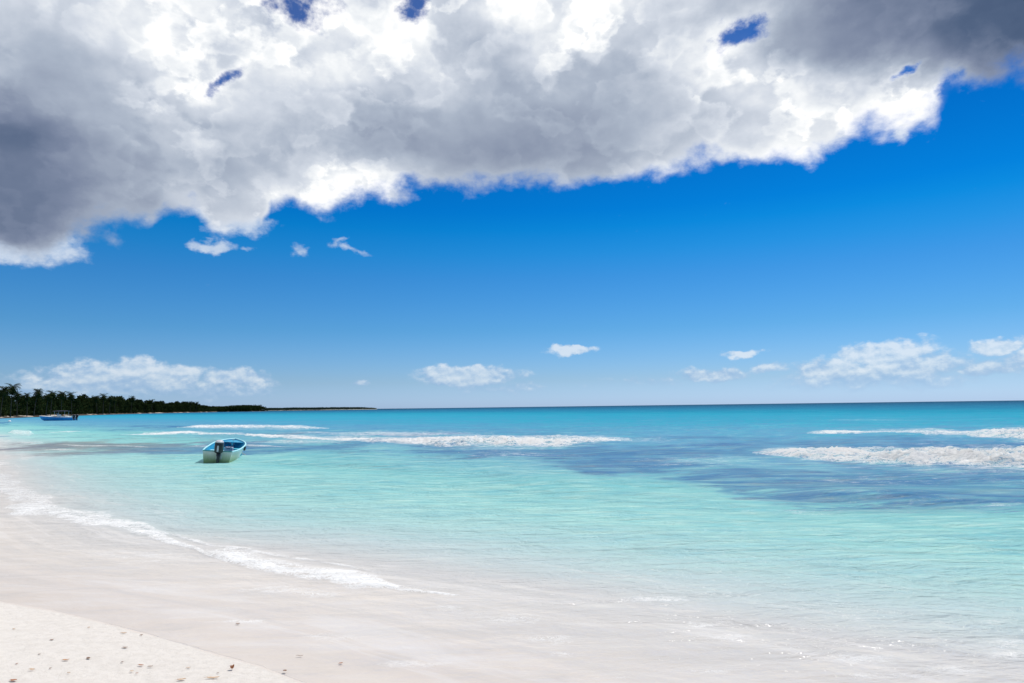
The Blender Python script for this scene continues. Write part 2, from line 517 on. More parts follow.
def polar(Ds, azs):
    """grid of rings (constant forward distance Ds) and spokes; beyond +-60 degrees the rings are round"""
    A, Dm = np.meshgrid(azs, Ds)
    r_ = Dm / np.maximum(np.cos(A), 0.5)
    X = r_ * np.sin(A); Y = r_ * np.cos(A)
    nr, nc = X.shape
    i = np.arange(nr - 1)[:, None] * nc + np.arange(nc)[None, :]
    j = np.arange(nr - 1)[:, None] * nc + (np.arange(nc)[None, :] + 1) % nc
    F = np.stack([i, j, j + nc, i + nc], -1).reshape(-1, 4)[:, ::-1]
    return X.ravel(), Y.ravel(), F


def rings(spec, hmax):
    d_ = []
    for a, b, st in spec: d_ += list(np.arange(a, b, -st))
    d_ = np.array(d_); D_ = CAM_H * FPX / d_
    return np.concatenate([D_, np.geomspace(D_[-1] * 1.2, hmax, 26)])


def spokes(fine):
    f_ = np.arange(R(-50), R(50), fine); c_ = np.arange(R(50), R(310) - 1e-4, R(3))
    return np.concatenate([f_, c_])


# ------------------------------------------------------------------ sand (beach and sea bed, one sheet to the horizon)
Ds = np.concatenate([[0.15, 0.5, 1, 1.6, 2.4, 3.2, 4.0], rings([(440, 60, 2.2), (60, 4, 1.0)], 32000)])
X, Y, F = polar(Ds, spokes(R(.22)))
T = shore_t(X, Y)
Z = -np.interp(T, *DEPTH)
Z += (fbm(X * .5, Y * .5, 5, 3) - .5) * 0.05 * sst(-T, -0.5, 3) + (fbm(X * 3, Y * 3, 8, 3) - .5) * 0.012 * sst(-T, 0, .6)
Z = np.where(T > 500, np.maximum(Z, -30), Z)
sand_me = np_mesh('beach', np.stack([X, Y, Z], -1), F, attrs={'t': np.clip(T, -50, 400)})
m_, g_, b_ = mat('sand', rough=0.9, spec=0.2)
geo = g_.n.new('ShaderNodeNewGeometry'); pos = geo.outputs['Position']
t_ = g_.attr('t')
na = g_.noise(pos, 0.9, 4, .55); nb = g_.noise(pos, 9.0, 6, .6); nc = g_.noise(pos, 160.0, 3, .7)
te = g_.add(t_, g_.mul(g_.sub(na, .5), 0.14))
wet = g_.ss(te, -0.06, 0.02)
dry = g_.mix(g_.ss(nb, .35, .7), (0.71, 0.66, 0.605, 1), (0.655, 0.605, 0.55, 1))
dry = g_.mix(g_.ss(nc, .60, .78), dry, (0.55, 0.47, 0.39, 1))
vs_ = g_.voro(pos, 26.0, 'F1', 0)
shell = g_.m('MULTIPLY', g_.ss(vs_, 0.05, 0.09, 1, 0), g_.ss(g_.noise(pos, 3.0, 3, .6), .56, .68))
dry = g_.mix(g_.mul(shell, .8), dry, (0.42, 0.27, 0.17, 1))
wetc = g_.mix(g_.ss(na, .3, .7), (0.605, 0.53, 0.47, 1), (0.65, 0.57, 0.505, 1))
g_.l.new(g_.mix(wet, dry, wetc), b_.inputs['Base Color'])
g_.l.new(g_.ss(wet, 0, 1, .95, .45), b_.inputs['Roughness'])
hh = g_.add(g_.mul(na, 1.5), g_.add(g_.mul(nb, 1.0), g_.mul(nc, 0.25)))
bn = g_.bump(hh, g_.ss(wet, 0, 1, 0.02, 0.003), 1.0)
g_.l.new(bn, b_.inputs['Normal'])
beach = tag(link('beach', sand_me, m_), kind='structure')

# ------------------------------------------------------------------ sea
Ds = rings([(500, 190, 2.6), (190, 85, .7), (85, 15, .4), (15, 2, .4)], 32000)
X, Y, F = polar(Ds, spokes(R(.078)))
T = shore_t(X, Y)
PX, PY = proj(X, Y, 0.0)
PX = np.where(Y > 0.5, PX, 5000)
front = Y > 0.5


def band(pts, seed, wob=1.0, lo=1.0, up=1.0, lx=.02):
    """foam strip given by (column, row, half-thickness): returns strength 0..1 and the signed offset v"""
    xs = [p[0] for p in pts]
    yc = np.interp(PX, xs, [p[1] for p in pts]); th = np.interp(PX, xs, [p[2] for p in pts])
    th = np.where((PX < xs[0]) | (PX > xs[-1]), 1e-3, th)
    # uneven edges, in metres on the water
    n1 = fbm(X * .35, Y * .35, seed, 4) - .5; n2 = fbm(X * 1.1, Y * 1.1, seed + 9, 3) - .5
    v_ = (PY - yc + wob * (n1 * 2.2 + n2 * 1.2) * th * .8) / th
    f_ = np.where(v_ > 0, 1 - sst(v_, .45 * lo, 1.35 * lo), 1 - sst(-v_, .3 * up, 2.2 * up))
    endt = sst(PX, xs[0], xs[0] + 26) * (1 - sst(PX, xs[-1] - 26, xs[-1]))
    return np.where(front, f_ * (.55 + .45 * endt) * (.78 + .44 * fbm(X * .5, Y * .3, seed + 21, 3)), 0), v_


foam = np.zeros_like(X); Zw = np.zeros_like(X); face = np.zeros_like(X)
breakers = [  # points, crest height, seed, strength
    ([(752, 453, .6), (775, 454, 2.4), (800, 455.5, 3.6), (850, 458, 4.6), (920, 459.8, 5.6), (1024, 461.5, 6.6), (1400, 463, 7)], .50, 11, .88, 1),
    ([(120, 434.5, .4), (150, 434, .8), (190, 433.5, .8), (240, 435, .8), (285, 437.5, 1.0), (330, 439.5, 1.3), (400, 442, 1.9), (450, 443, 2.8), (520, 443.5, 3.2), (560, 442.5, 2.7), (600, 441, 2), (632, 439.5, .6)], .42, 23, .84, 1),
    ([(806, 433, .3), (830, 432.5, .9), (880, 432, .9), (930, 433, 1.3), (965, 433.5, 1.2), (990, 435, 2.6), (1024, 435.5, 3.6), (1400, 436, 4)], .50, 31, .80, 1),
    ([(176, 428, .4), (200, 427, .9), (250, 427, 1.0), (300, 428, 1.0), (330, 429, .4)], .3, 41, .80, 1),
    ([(8, 433, .3), (14, 432.5, 1.2), (30, 433.5, 1.3), (34, 434, .2)], .2, 43, .85, 1),
    ([(48, 432.5, .3), (70, 432, .5), (90, 432, .3)], .1, 45, .7, 1),
    ([(8, 443.5, .3), (20, 443.5, .9), (40, 443, .8), (44, 443, .2)], .1, 47, .62, 1),
    ([(52, 444.5, .2), (80, 446, .6), (118, 446, .5), (160, 448, .3)], .05, 48, .55, 0),
    ([(40, 449.5, .2), (60, 450, .8), (84, 450, .4)], .05, 49, .7, 0),
    ([(182, 446.5, .2), (200, 446, .9), (300, 447.5, .6), (330, 448, .2)], .05, 51, .5, 0),
]
for pts, h_, sd_, st_, wv_ in breakers:
    f_, v_ = band(pts, sd_, 1.0)
    foam = np.maximum(foam, f_ * st_)
    xs = [p[0] for p in pts]; th = np.interp(PX, xs, [p[2] for p in pts]); tm = max(p[2] for p in pts[:-1])
    inside = (PX > xs[0]) & (PX < xs[-1])
    if wv_:
        k = np.clip(th / tm, 0, 1) * inside
        cr = np.where(v_ > .15, 1 - sst(v_, .25, .80), 1 - sst(-v_, -.15, 3.0))
        lump = .75 + .9 * (fbm(X * 1.3, Y * 1.3, sd_ + 3, 4) - .5) + .8 * (fbm(X * 5, Y * 5, sd_ + 5, 3) - .5) * f_
        Zw += np.where(front, h_ * k * cr * lump, 0)
    # spent lace left behind (seaward) the breaker
    lace_ = np.where(v_ < 0, 1 - sst(-v_, 1.0, 4.0), 0) * .60 * st_ * inside * (.5 + fbm(X * .2, Y * .2, sd_ + 1, 3))
    foam = np.maximum(foam, np.where(front & (th > .7), lace_, 0))
    apron = np.where(v_ > 0, 1 - sst(v_, 1.0, 5.0), 0) * .46 * st_ * inside * (th / tm)
    foam = np.maximum(foam, np.where(front, apron, 0))
# wash lines at the beach
for pts, h_, sd_, st_ in [
    ([(-90, 445, 10), (-30, 470, 12), (0, 484, 13), (14, 498, 12), (40, 507, 8), (75, 516, 5), (110, 522, 5.5), (138, 531, 6.5), (160, 538, 3), (195, 548, 1.6), (222, 558, 4), (245, 564, 6.5), (280, 570, 6), (320, 578, 7), (352, 583, 7), (378, 587, 3), (420, 592, 1.2), (460, 596, .5)], .016, 61, .72),
    ([(206, 553, 2), (225, 558, 5), (250, 564, 7), (285, 571, 6.5), (322, 578, 8), (352, 583, 8), (380, 587, 5), (396, 590, 1)], .02, 66, .84),
    ([(-30, 463, 3), (4, 465, 3), (14, 466, 2), (20, 468, .5)], .01, 62, .6),
    ([(60, 512, 1), (140, 526, 1.5), (210, 546, 1.4), (300, 559, 1.2), (380, 572, 1)], .01, 64, .42)]:
    f_, v_ = band(pts, sd_, 1.7)
    foam = np.maximum(foam, f_ * st_)
    Zw += np.where(front, h_ * f_ * (.4 + 1.2 * fbm(X * 4, Y * 4, sd_, 3)), 0)
# thin lace spread by the swash
for cx, cy, rx, ry, st_ in [(500, 622, 55, 9, .46), (545, 640, 60, 7, .42), (455, 610, 50, 6, .46), (560, 655, 30, 5, .44), (420, 665, 60, 6, .38),
                            (860, 660, 55, 8, .52), (940, 670, 75, 9, .52), (1010, 650, 40, 14, .48), (700, 626, 25, 5, .5), (1000, 622, 30, 5, .48),
                            (900, 676, 90, 9, .48), (300, 592, 90, 12, .42), (420, 590, 70, 8, .42), (640, 600, 120, 8, .36), (250, 622, 60, 3, .47),
                            (830, 618, 90, 6, .36), (150, 560, 110, 12, .34), (330, 640, 60, 10, .36), (800, 510, 80, 4, .30), (1000, 505, 40, 3, .36),
                            (720, 640, 60, 8, .40), (590, 680, 60, 6, .42), (700, 672, 80, 5, .36), (960, 436, 60, 6, .3), (870, 420, 90, 2, .30),
                            (700, 462, 110, 10, .30), (880, 480, 150, 9, .28), (520, 455, 90, 5, .33), (400, 434, 110, 3.5, .50), (560, 438, 90, 3, .42), (340, 433, 80, 2, .42), (300, 442, 90, 2, .42), (640, 440, 50, 4, .34)]:
    q = np.exp(-(((PX - cx) / rx) ** 2 + ((PY - cy) / ry) ** 2)) * (min(st_ * .92, .47) if cy > 520 else st_ * 1.05) * np.where(front, 1, 0)
    foam = np.maximum(foam, q)
# the toe of the swash: a thin bright line where the film ends
foam = np.maximum(foam, np.where((T > -.02) & (T < .05), .0, 0))
# sea grass and reef beds (violet-blue) on the bottom
gr = np.zeros_like(X)
for cx, cy, rx, ry, st_ in [(640, 467, 130, 6, .75), (740, 480, 120, 7, .8), (880, 493, 150, 8, .8), (990, 500, 80, 9, .95), (960, 490, 70, 4, 1.2), (560, 455, 90, 6, .6),
                            (450, 452, 120, 5, .55), (330, 445, 120, 5, .6), (700, 452, 90, 6, .6), (900, 478, 160, 6, .5), (860, 446, 150, 5, .75), (1010, 447, 90, 4, .6),
                            (700, 438, 60, 2.5, .35), (100, 446, 75, 3.5, 1.3), (170, 452, 80, 2.5, .9), (40, 452, 60, 4, .4), (60, 437, 120, 2.5, .4), (160, 427, 25, 1.3, .9), (240, 450, 60, 4, .5),
                            (0, 423, 9, 2.0, 1.1), (60, 426, 60, 1.2, .5), (400, 434, 140, 2.2, .45), (880, 438, 90, 1.5, .5), (860, 508, 70, 3, .8), (780, 500, 60, 4, .5), (1080, 480, 90, 12, .8), (1180, 470, 120, 20, .8),
                            (120, 430, 160, 1.2, .3), (620, 478, 90, 4, .6), (520, 470, 60, 3, .3)]:
    gr = gr + np.exp(-(((PX - cx) / rx) ** 2 + ((PY - cy) / ry) ** 2)) * st_
for cx, cy, rx, ry, st_ in [(560, 462, 330, 14, .22), (860, 470, 260, 22, .20), (240, 448, 220, 7, .30)]:
    gr = gr + np.exp(-(((PX - cx) / rx) ** 2 + ((PY - cy) / ry) ** 2)) * st_
gr = np.where(front, gr, 0)
ng = fbm(X * .22, Y * .12, 71, 5) - .5
ng2 = fbm(X * .6, Y * .5, 79, 4) - .5
gr = np.clip(gr * .72 + (ng * 1.9 + ng2 * 1.0) * sst(gr, .06, .4), 0, 1.2)
# waves as geometry (fading where the water thins)
damp = sst(T, 3, 16)
rng = random.Random(4)
for k in range(26):
    lam = rng.uniform(.9, 9); th = R(rng.gauss(200, 24)); am = .0042 * lam * rng.uniform(.4, 1)
    kx, ky = math.sin(th) * 2 * math.pi / lam, math.cos(th) * 2 * math.pi / lam
    fade = 1 - sst(np.hypot(X, Y), lam * 12, lam * 26)
    ph = rng.uniform(0, 6.28) + 2.0 * fbm(X / lam * .35, Y / lam * .35, 90 + k, 2)
    Zw += am * damp * fade * np.sin(kx * X + ky * Y + ph)
Zw += (fbm(X * 2.2, Y * 3.5, 77, 3) - .5) * .012 * sst(T, .3, 3) * (1 - sst(np.hypot(X, Y), 20, 45))
Zw += 0.012 * sst(T, 0.0, .6)
keep = (T[F].max(1) > -1.0)
sea_me = np_mesh('sea', np.stack([X, Y, Zw], -1), F[keep],
                 attrs={'t': np.clip(T, -50, 3000), 'foam': foam, 'grass': gr})
m_ = bpy.data.materials.new('sea_water'); m_.use_nodes = True; g_ = NT(m_.node_tree); g_.n.clear()
mo = g_.n.new('ShaderNodeOutputMaterial')
geo = g_.n.new('ShaderNodeNewGeometry'); pos = geo.outputs['Position']
t_ = g_.attr('t'); fo = g_.attr('foam'); gr_ = g_.attr('grass')
px_ = g_.sep(pos)
dist = g_.vm('LENGTH', pos)
# ripples at three sizes, the small ones fading with distance
p_a = g_.vm('MULTIPLY', pos, (.45, 1.0, 1.0)); p_r = g_.n.new('ShaderNodeMapping'); g_.l.new(p_a, p_r.inputs[0]); p_r.inputs['Rotation'].default_value = (0, 0, R(-14))
pr = p_r.outputs[0]
r1 = g_.noise(pr, 6.0, 4, .55, distortion=.6); r2 = g_.noise(pr, 1.6, 5, .6, distortion=.4); r3 = g_.noise(pr, .35, 4, .6)
r4 = g_.noise(pr, .06, 5, .6)
near = g_.ss(dist, 8, 60, 1, 0.0)
h1 = g_.mul(r1, g_.mul(near, .09)); h2 = g_.mul(r2, g_.ss(dist, 30, 350, .34, .06)); h3 = g_.mul(r3, g_.ss(dist, 20, 200, .3, .8)); h4 = g_.mul(r4, g_.ss(dist, 100, 800, 0, 1.2))
hsum = g_.add(g_.add(h1, h2), g_.add(h3, h4))
shal = g_.ss(t_, 0.2, 9, .10, 1.0)
tz = g_.ss(t_, 5, 11)   # streaks only where there is water over them
bn = g_.bump(g_.mul(hsum, shal), 1.0, 1.0)
# water's own colour by depth (distance offshore)
lt = g_.mul(g_.m('LOGARITHM', g_.m('MAXIMUM', t_, 1.0), 10.0), 1 / 3.5)
q = lambda t: math.log10(t) / 3.5
wob = g_.mul(g_.sub(g_.noise(g_.vm('MULTIPLY', pos, (.25, 1, 1)), .05, 4, .6), .5), .10)
lt = g_.add(lt, wob)
wc = g_.ramp(lt, WATER_RAMP(q))
# pale sand streaks and lit furrows of the bottom seen through the shallows
st1 = g_.noise(g_.vm('MULTIPLY', pos, (.22, 1, 1)), 1.3, 5, .62, distortion=.5)
st2 = g_.noise(g_.vm('MULTIPLY', pos, (.3, 1, 1)), .22, 4, .6)
wc = g_.mix(g_.mul(g_.mul(g_.ss(st1, .48, .72), tz), g_.ss(t_, 8, 100, .45, .0)), wc, (0.50, .72, .62, 1))
wc = g_.mix(g_.mul(g_.mul(g_.ss(st1, .50, .26), tz), g_.ss(t_, 8, 160, .42, .25)), wc, (0.12, .42, .50, 1))
wc = g_.mix(g_.mul(g_.ss(st2, .50, .72), g_.ss(t_, 8, 60, .0, .35)), wc, (0.10, .50, .58, 1))
st3 = g_.noise(g_.vm('MULTIPLY', pos, (.16, 1, 1)), 5.0, 5, .65, distortion=.4)
wc = g_.mix(g_.mul(g_.mul(g_.ss(st3, .50, .66), tz), g_.ss(dist, 12, 160, .45, .04)), wc, (0.56, .80, .68, 1))
wc = g_.mix(g_.mul(g_.mul(g_.ss(st3, .48, .32), tz), g_.ss(dist, 12, 160, .30, .45)), wc, (0.10, .35, .48, 1))
stb = g_.noise(g_.vm('MULTIPLY', pos, (.13, 1, 1)), 1.9, 6, .66, distortion=.5)
wc = g_.mix(g_.mul(g_.ss(stb, .42, .60), g_.mul(g_.ss(t_, 15, 32, 0, .72), g_.ss(t_, 90, 220, 1, .3))), wc, (0.095, .245, .44, 1))
stn = g_.noise(g_.vm('MULTIPLY', pos, (.2, 1, 1)), 2.2, 6, .62, distortion=.6)   # faint sand ribs under the film
wc = g_.mix(g_.mul(g_.ss(stn, .48, .70), g_.ss(t_, .5, 9, .42, 0)), wc, (.74, .70, .66, 1))
wc = g_.mix(g_.mul(g_.ss(stn, .50, .30), g_.ss(t_, .5, 10, .28, 0)), wc, (.43, .425, .42, 1))
along = g_.comb(g_.mul(t_, 1.1), g_.mul(px_[0], .10), g_.mul(px_[1], .10))       # old wash lines parallel to the beach
stw = g_.noise(along, 1.6, 6, .62, distortion=.8)
wc = g_.mix(g_.mul(g_.ss(stw, .47, .62), g_.mul(g_.ss(t_, .1, 1.0), g_.ss(t_, 3, 9, .20, 0))), wc, (.44, .435, .43, 1))
wc = g_.mix(g_.mul(g_.ss(stw, .46, .36), g_.mul(g_.ss(t_, .1, 1.0), g_.ss(t_, 3, 9, .40, 0))), wc, (.74, .70, .66, 1))
gn = g_.noise(g_.vm('MULTIPLY', pos, (.30, 1, 1)), .8, 7, .72)
gm = g_.ss(g_.add(g_.add(gr_, g_.mul(g_.sub(gn, .5), 1.7)), g_.mul(g_.sub(st3, .5), 2.2)), .12, .70, 0, .88)
gm = g_.mul(gm, g_.ss(gr_, .02, .2))
brk = g_.noise(g_.vm('MULTIPLY', pos, (.11, 1, 1)), .95, 6, .62, distortion=.7)
gm = g_.mul(gm, g_.m('MAXIMUM', g_.ss(brk, .38, .52, .42, 1.0), g_.ss(px_[0], -14, -26, 0, .9)))
brk2 = g_.noise(g_.vm('MULTIPLY', g_.vm('ADD', pos, (40, 9, 0)), (.16, 1, 1)), 3.2, 4, .6)
gm = g_.mul(gm, g_.ss(brk2, .38, .56, .70, 1.0))
gc = g_.mix(g_.ss(gn, .5, .68), (0.045, 0.155, 0.33, 1), (0.15, 0.22, 0.28, 1))
gc = g_.mix(g_.ss(st3, .5, .30), gc, (0.035, .135, .33, 1))
gc = g_.mix(g_.mul(g_.ss(px_[0], -20, -34, 0, .9), g_.ss(dist, 105, 80)), gc, g_.mix(g_.ss(gn, .42, .58), (.13, .12, .16, 1), (.27, .22, .20, 1)))
wc = g_.mix(gm, wc, gc)
body = g_.n.new('ShaderNodeBsdfDiffuse'); g_.l.new(wc, body.inputs[0]); g_.l.new(bn, body.inputs['Normal'])
tr = g_.n.new('ShaderNodeBsdfTransparent')
g_.put(tr.inputs[0], g_.mix(g_.ss(t_, 1, 9), (.99, .99, .99, 1), (.84, .97, .97, 1)))
opac = g_.ss(g_.add(t_, g_.mul(g_.sub(g_.noise(pos, 2.0, 4, .6), .5), .10)), -0.004, 0.004, 0, .985)
sh = g_.mixs(opac, tr.outputs[0], body.outputs[0])
gl = g_.n.new('ShaderNodeBsdfGlossy'); gl.inputs['Roughness'].default_value = .09
g_.put(gl.inputs['Roughness'], g_.ss(dist, 8, 150, .06, .22))
g_.l.new(bn, gl.inputs['Normal'])
fr = g_.n.new('ShaderNodeFresnel'); fr.inputs[0].default_value = 1.33; g_.l.new(bn, fr.inputs[1])
frc = g_.m('MINIMUM', g_.mul(fr.outputs[0], .6), g_.ss(dist, 15, 110, .15, .02))
sh = g_.mixs(frc, sh, gl.outputs[0])
# foam
f1 = g_.noise(g_.vm('MULTIPLY', pos, (.42, 1, 1)), 2.6, 9, .70, distortion=.35)
pw = g_.vm('MULTIPLY_ADD', g_.vm('SUBTRACT', g_.noise(pos, 2.6, 4, .62, color=True), (.5, .5, .5)), (.75, .75, 0), g_.vm('MULTIPLY', pos, (.42, 1, 1)))
cell = g_.voro(pw, 2.8, 'DISTANCE_TO_EDGE'); cell2 = g_.voro(pw, 8.5, 'DISTANCE_TO_EDGE')
web = g_.m('MAXIMUM', g_.ss(cell, .01, .13, 1, 0), g_.mul(g_.ss(cell2, .01, .18, 1, 0), .8))
thr = g_.sub(1.0, fo)
f1c = g_.add(.5, g_.mul(g_.sub(f1, .5), 1.7))
holes = g_.mul(g_.m('MAXIMUM', g_.ss(cell2, .08, .30), g_.mul(g_.ss(cell, .12, .40), .8)), g_.ss(fo, 1.0, .45))
solid = g_.ss(g_.sub(g_.sub(f1c, g_.mul(thr, 1.0)), g_.mul(holes, .42)), .05, .32)
lace = g_.mul(g_.mul(web, g_.ss(g_.add(fo, g_.mul(g_.sub(f1, .5), 1.1)), .24, .58)), .9)
fm = g_.m('MAXIMUM', g_.mul(solid, g_.ss(fo, .05, .4)), lace, clamp=True)
fleck = g_.mul(g_.ss(g_.noise(g_.vm('MULTIPLY', pos, (.35, 1, 1)), 7.0, 4, .7), .66, .74), g_.mul(g_.ss(t_, 6, 20), g_.mul(g_.ss(dist, 25, 80, .10, .5), g_.ss(dist, 100, 240, 1, .15))))  # foam flecks together with painted white sun glints
fm = g_.m('MAXIMUM', fm, g_.mul(fleck, g_.add(.25, g_.mul(fo, 2.0))), clamp=True)
fm = g_.m('MINIMUM', fm, .97)
fb = g_.bump(g_.add(g_.mul(f1, .45), g_.mul(g_.noise(pos, 14, 4, .6), .10)), g_.ss(dist, 12, 45, .30, .8), 1.0)
fd = g_.n.new('ShaderNodeBsdfDiffuse'); fd.inputs[0].default_value = (.90, .89, .87, 1); g_.l.new(fb, fd.inputs['Normal'])
sh = g_.mixs(fm, sh, fd.outputs[0])
g_.l.new(sh, mo.inputs[0])
sea = tag(link('sea', sea_me, m_), kind='structure')

# ------------------------------------------------------------------ wooded headland on the left
HL = [(-160, 265), (-60, 325), (0, 390), (25, 450), (50, 515), (75, 610), (100, 730), (125, 900), (150, 1080), (175, 1230), (200, 1400), (215, 1600), (224, 1900)]
front_pts = [at_dist(px, Y) for px, Y in HL]


def coast(px):
    return at_dist(px, float(np.interp(px, [p[0] for p in HL], [p[1] for p in HL])))


def inland(p, q):
    """horizontal unit normal pointing away from the water for the run p -> q"""
    d = (q - p).normalized(); return Vector((-d.y, d.x, 0))


def land_strip(name, pts, widths, zs, material):
    vs = []; rngl = random.Random(2)
    fine = []
    for a, b in zip(pts[:-1], pts[1:]):
        n_ = max(2, int((b - a).length / 12))
        for i in range(n_): fine.append(a.lerp(b, i / n_))
    fine.append(pts[-1])
    rows_ = []
    for i, p in enumerate(fine):
        nrm = inland(fine[max(i - 1, 0)], fine[min(i + 1, len(fine) - 1)])
        w_ = rngl.uniform(-1.0, 1.5)
        rows_.append([p + nrm * (wd + (w_ if k in (1, 2, 3) else 0)) + Vector((0, 0, z + (rngl.uniform(-.1, .1) if k > 1 else 0))) for k, (wd, z) in enumerate(zip(widths, zs))])
    mb = MB(); mb.loft(rows_, closed=False, cap=False)
    return mb.build(name, material, smooth=True)


m_, g_, b_ = mat('headland_ground', rough=.95, spec=.1)
geo = g_.n.new('ShaderNodeNewGeometry'); zz = g_.sep(geo.outputs['Position'])[2]
nn = g_.noise(geo.outputs['Position'], .25, 5, .6)
zz2 = g_.add(zz, g_.mul(g_.sub(nn, .5), .7))
patch = g_.ss(g_.noise(geo.outputs['Position'], .035, 3, .5), .50, .58)
cc = g_.ramp(g_.ss(zz2, -.5, 2.5, kind='LINEAR'), [(0, (.05, .04, .035, 1)), (.27, (.07, .055, .045, 1)), (.36, (.50, .44, .38, 1)), (.62, (.50, .44, .37, 1)), (.78, (.05, .06, .03, 1)), (1, (.035, .05, .02, 1))])
cc = g_.mix(patch, (.07, .055, .042, 1), cc)
g_.l.new(cc, b_.inputs['Base Color'])
HEAD_M = m_
tag(land_strip('headland', front_pts, [0, 2, 4, 8, 60, 400], [-.8, .25, .75, 1.5, 2.6, 3.0], HEAD_M), kind='structure')

# foliage materials
def leaf_mat(name, c1, c2, trans=.25):
    m_ = bpy.data.materials.new(name); m_.use_nodes = True; g_ = NT(m_.node_tree); g_.n.clear()
    o_ = g_.n.new('ShaderNodeOutputMaterial'); d_ = g_.n.new('ShaderNodeBsdfDiffuse'); t_ = g_.n.new('ShaderNodeBsdfTranslucent')
    ge = g_.n.new('ShaderNodeNewGeometry'); oi = g_.n.new('ShaderNodeObjectInfo')
    nz_ = g_.noise(ge.outputs['Position'], .6, 4, .6)
    f_ = g_.add(g_.mul(g_.ss(nz_, .3, .7), .6), g_.mul(oi.outputs['Random'], .4))
    c_ = g_.mix(f_, c1, c2)
    g_.l.new(c_, d_.inputs[0]); g_.l.new(c_, t_.inputs[0])
    g_.l.new(g_.mixs(trans, d_.outputs[0], t_.outputs[0]), o_.inputs[0])
    return m_


M_LEAF = leaf_mat('broad_leaves', (.016, .028, .010, 1), (.035, .050, .016, 1), .12)
M_PALM = leaf_mat('palm_fronds', (.020, .034, .012, 1), (.045, .055, .020, 1), .15)
M_BARK = noisy('bark', (.045, .038, .032, 1), (.075, .062, .05, 1), 1.5, .9, .1)
M_FAR = leaf_mat('far_leaves', (.045, .075, .055, 1), (.06, .09, .06, 1), .1)  # paler than the near leaves: distance haze painted into the colour


def leaf_quads(rng, pts, size):
    """small leaf clumps: each is two crossed bent quads of random lean"""
    V = []; F = []
    for p in pts:
        a = rng.uniform(0, 6.28); s_ = size * rng.uniform(.6, 1.3)
        tl = rng.uniform(-.9, .9)
        u = Vector((math.cos(a), math.sin(a), tl * .5)).normalized() * s_
        w_ = Vector((-math.sin(a) * tl, math.cos(a) * tl, 1.0)).normalized() * s_ * rng.uniform(.5, .9)
        o = len(V)
        V += [p - u - w_ * .4, p + u * .2 - w_, p + u + w_ * .3, p - u * .3 + w_]
        F.append((o, o + 1, o + 2, o + 3))
    return V, F


def crown_mesh(seed, h, r, n, low=.12):
    rng = random.Random(seed); lobes = []
    for i in range(15):
        a = rng.uniform(0, 6.28); t = rng.uniform(low, .88); rr = r * (1 - max(0, t - .5) * 1.3) * rng.uniform(.15, .72)
        lobes.append((Vector((math.cos(a) * rr, math.sin(a) * rr, h * t)), r * rng.uniform(.28, .5)))
    lobes.append((Vector((0, 0, h * .86)), r * .38))
    pts = []
    for i in range(n):
        c, q_ = lobes[i % len(lobes)]
        d = Vector((rng.gauss(0, 1), rng.gauss(0, 1), rng.gauss(0, 1))).normalized() * q_ * rng.uniform(.55, 1.08)
        pts.append(c + Vector((d.x, d.y, d.z * .85)))
    V, F = leaf_quads(rng, pts, .42)
    me = bpy.data.meshes.new('crown'); me.from_pydata(V, [], F); me.update(); me.materials.append(M_LEAF)
    return me, lobes


def broad_tree(seed, label):
    r_ = empty('broadleaf_tree'); tag(r_, label, 'tree')
    h, rad = 10.0, 4.8
    me, lobes = crown_mesh(seed, h, rad, 1300)
    link('crown', me, None, r_)
    mb = MB(); mb.tube([(0, 0, -.5), (.1, 0, 2), (.3, .2, 4.5), (.2, .3, 7)], [.32, .26, .2, .1], 7)
    for c, q_ in lobes[:6]: mb.tube([(.15, .1, 2.6), tuple(c * .6 + Vector((0, 0, 1))), tuple(c)], [.15, .1, .04], 5)
    mb.build('trunk', M_BARK, r_, True)
    return r_


def palm_tree(seed, label, h=13.0, lean=1.2):
    rng = random.Random(seed)
    r_ = empty('palm_tree'); tag(r_, label, 'palm tree')
    az_ = rng.uniform(0, 6.28); pts = [Vector((math.cos(az_) * lean * (t ** 1.7), math.sin(az_) * lean * (t ** 1.7), h * t - .3)) for t in [i / 8 for i in range(9)]]
    MB().tube(pts, [.26, .2, .17, .16, .15, .14, .14, .13, .16], 8).build('trunk', M_BARK, r_, True)
    top = pts[-1]; mb = MB()
    for k in range(46):
        a = k * 2.39996 + rng.uniform(-.2, .2); up = rng.uniform(-1.1, 1.35); L = rng.uniform(3.2, 4.4)
        d = Vector((math.cos(a), math.sin(a), 0)); side = Vector((-math.sin(a), math.cos(a), 0)); p = top.copy(); sl = up
        sp = [p.copy()]; n_ = 10
        for i in range(n_):
            st_ = L / n_; p = p + (d * math.cos(sl) + Vector((0, 0, math.sin(sl)))) * st_; sl -= (.14 + .030 * i) * (1.0 if up < .8 else .62); sp.append(p.copy())
        for i in range(1, n_ + 1):            # leaflets, a pair of narrow drooping blades per step
            wd = 1.25 * math.sin(math.pi * (i / (n_ + 1.0)) ** .8) + .15
            for sgn in (-1, 1):
                for j in (0, .5):
                    q0 = sp[i - 1].lerp(sp[i], j); q1 = sp[i - 1].lerp(sp[i], j + .34)
                    tip = q0.lerp(q1, .8) + side * sgn * wd * .8 + Vector((0, 0, -wd * rng.uniform(.25, .7))) + (sp[i] - sp[i - 1]) * .8
                    mb.add([q0, q1, tip], [(0, 1, 2)])
    mb.build('crown', M_PALM, r_)
    cb = MB()
    for k in range(7):
        a = k * .9; c = top + Vector((math.cos(a) * .28, math.sin(a) * .28, -.35))
        cb.tube([c + Vector((0, 0, .16)), c + Vector((0, 0, .08)), c - Vector((0, 0, .08)), c - Vector((0, 0, .17))], [.05, .13, .13, .04], 6)
    cb.build('coconut_cluster', M_BARK, r_, True)
    return r_


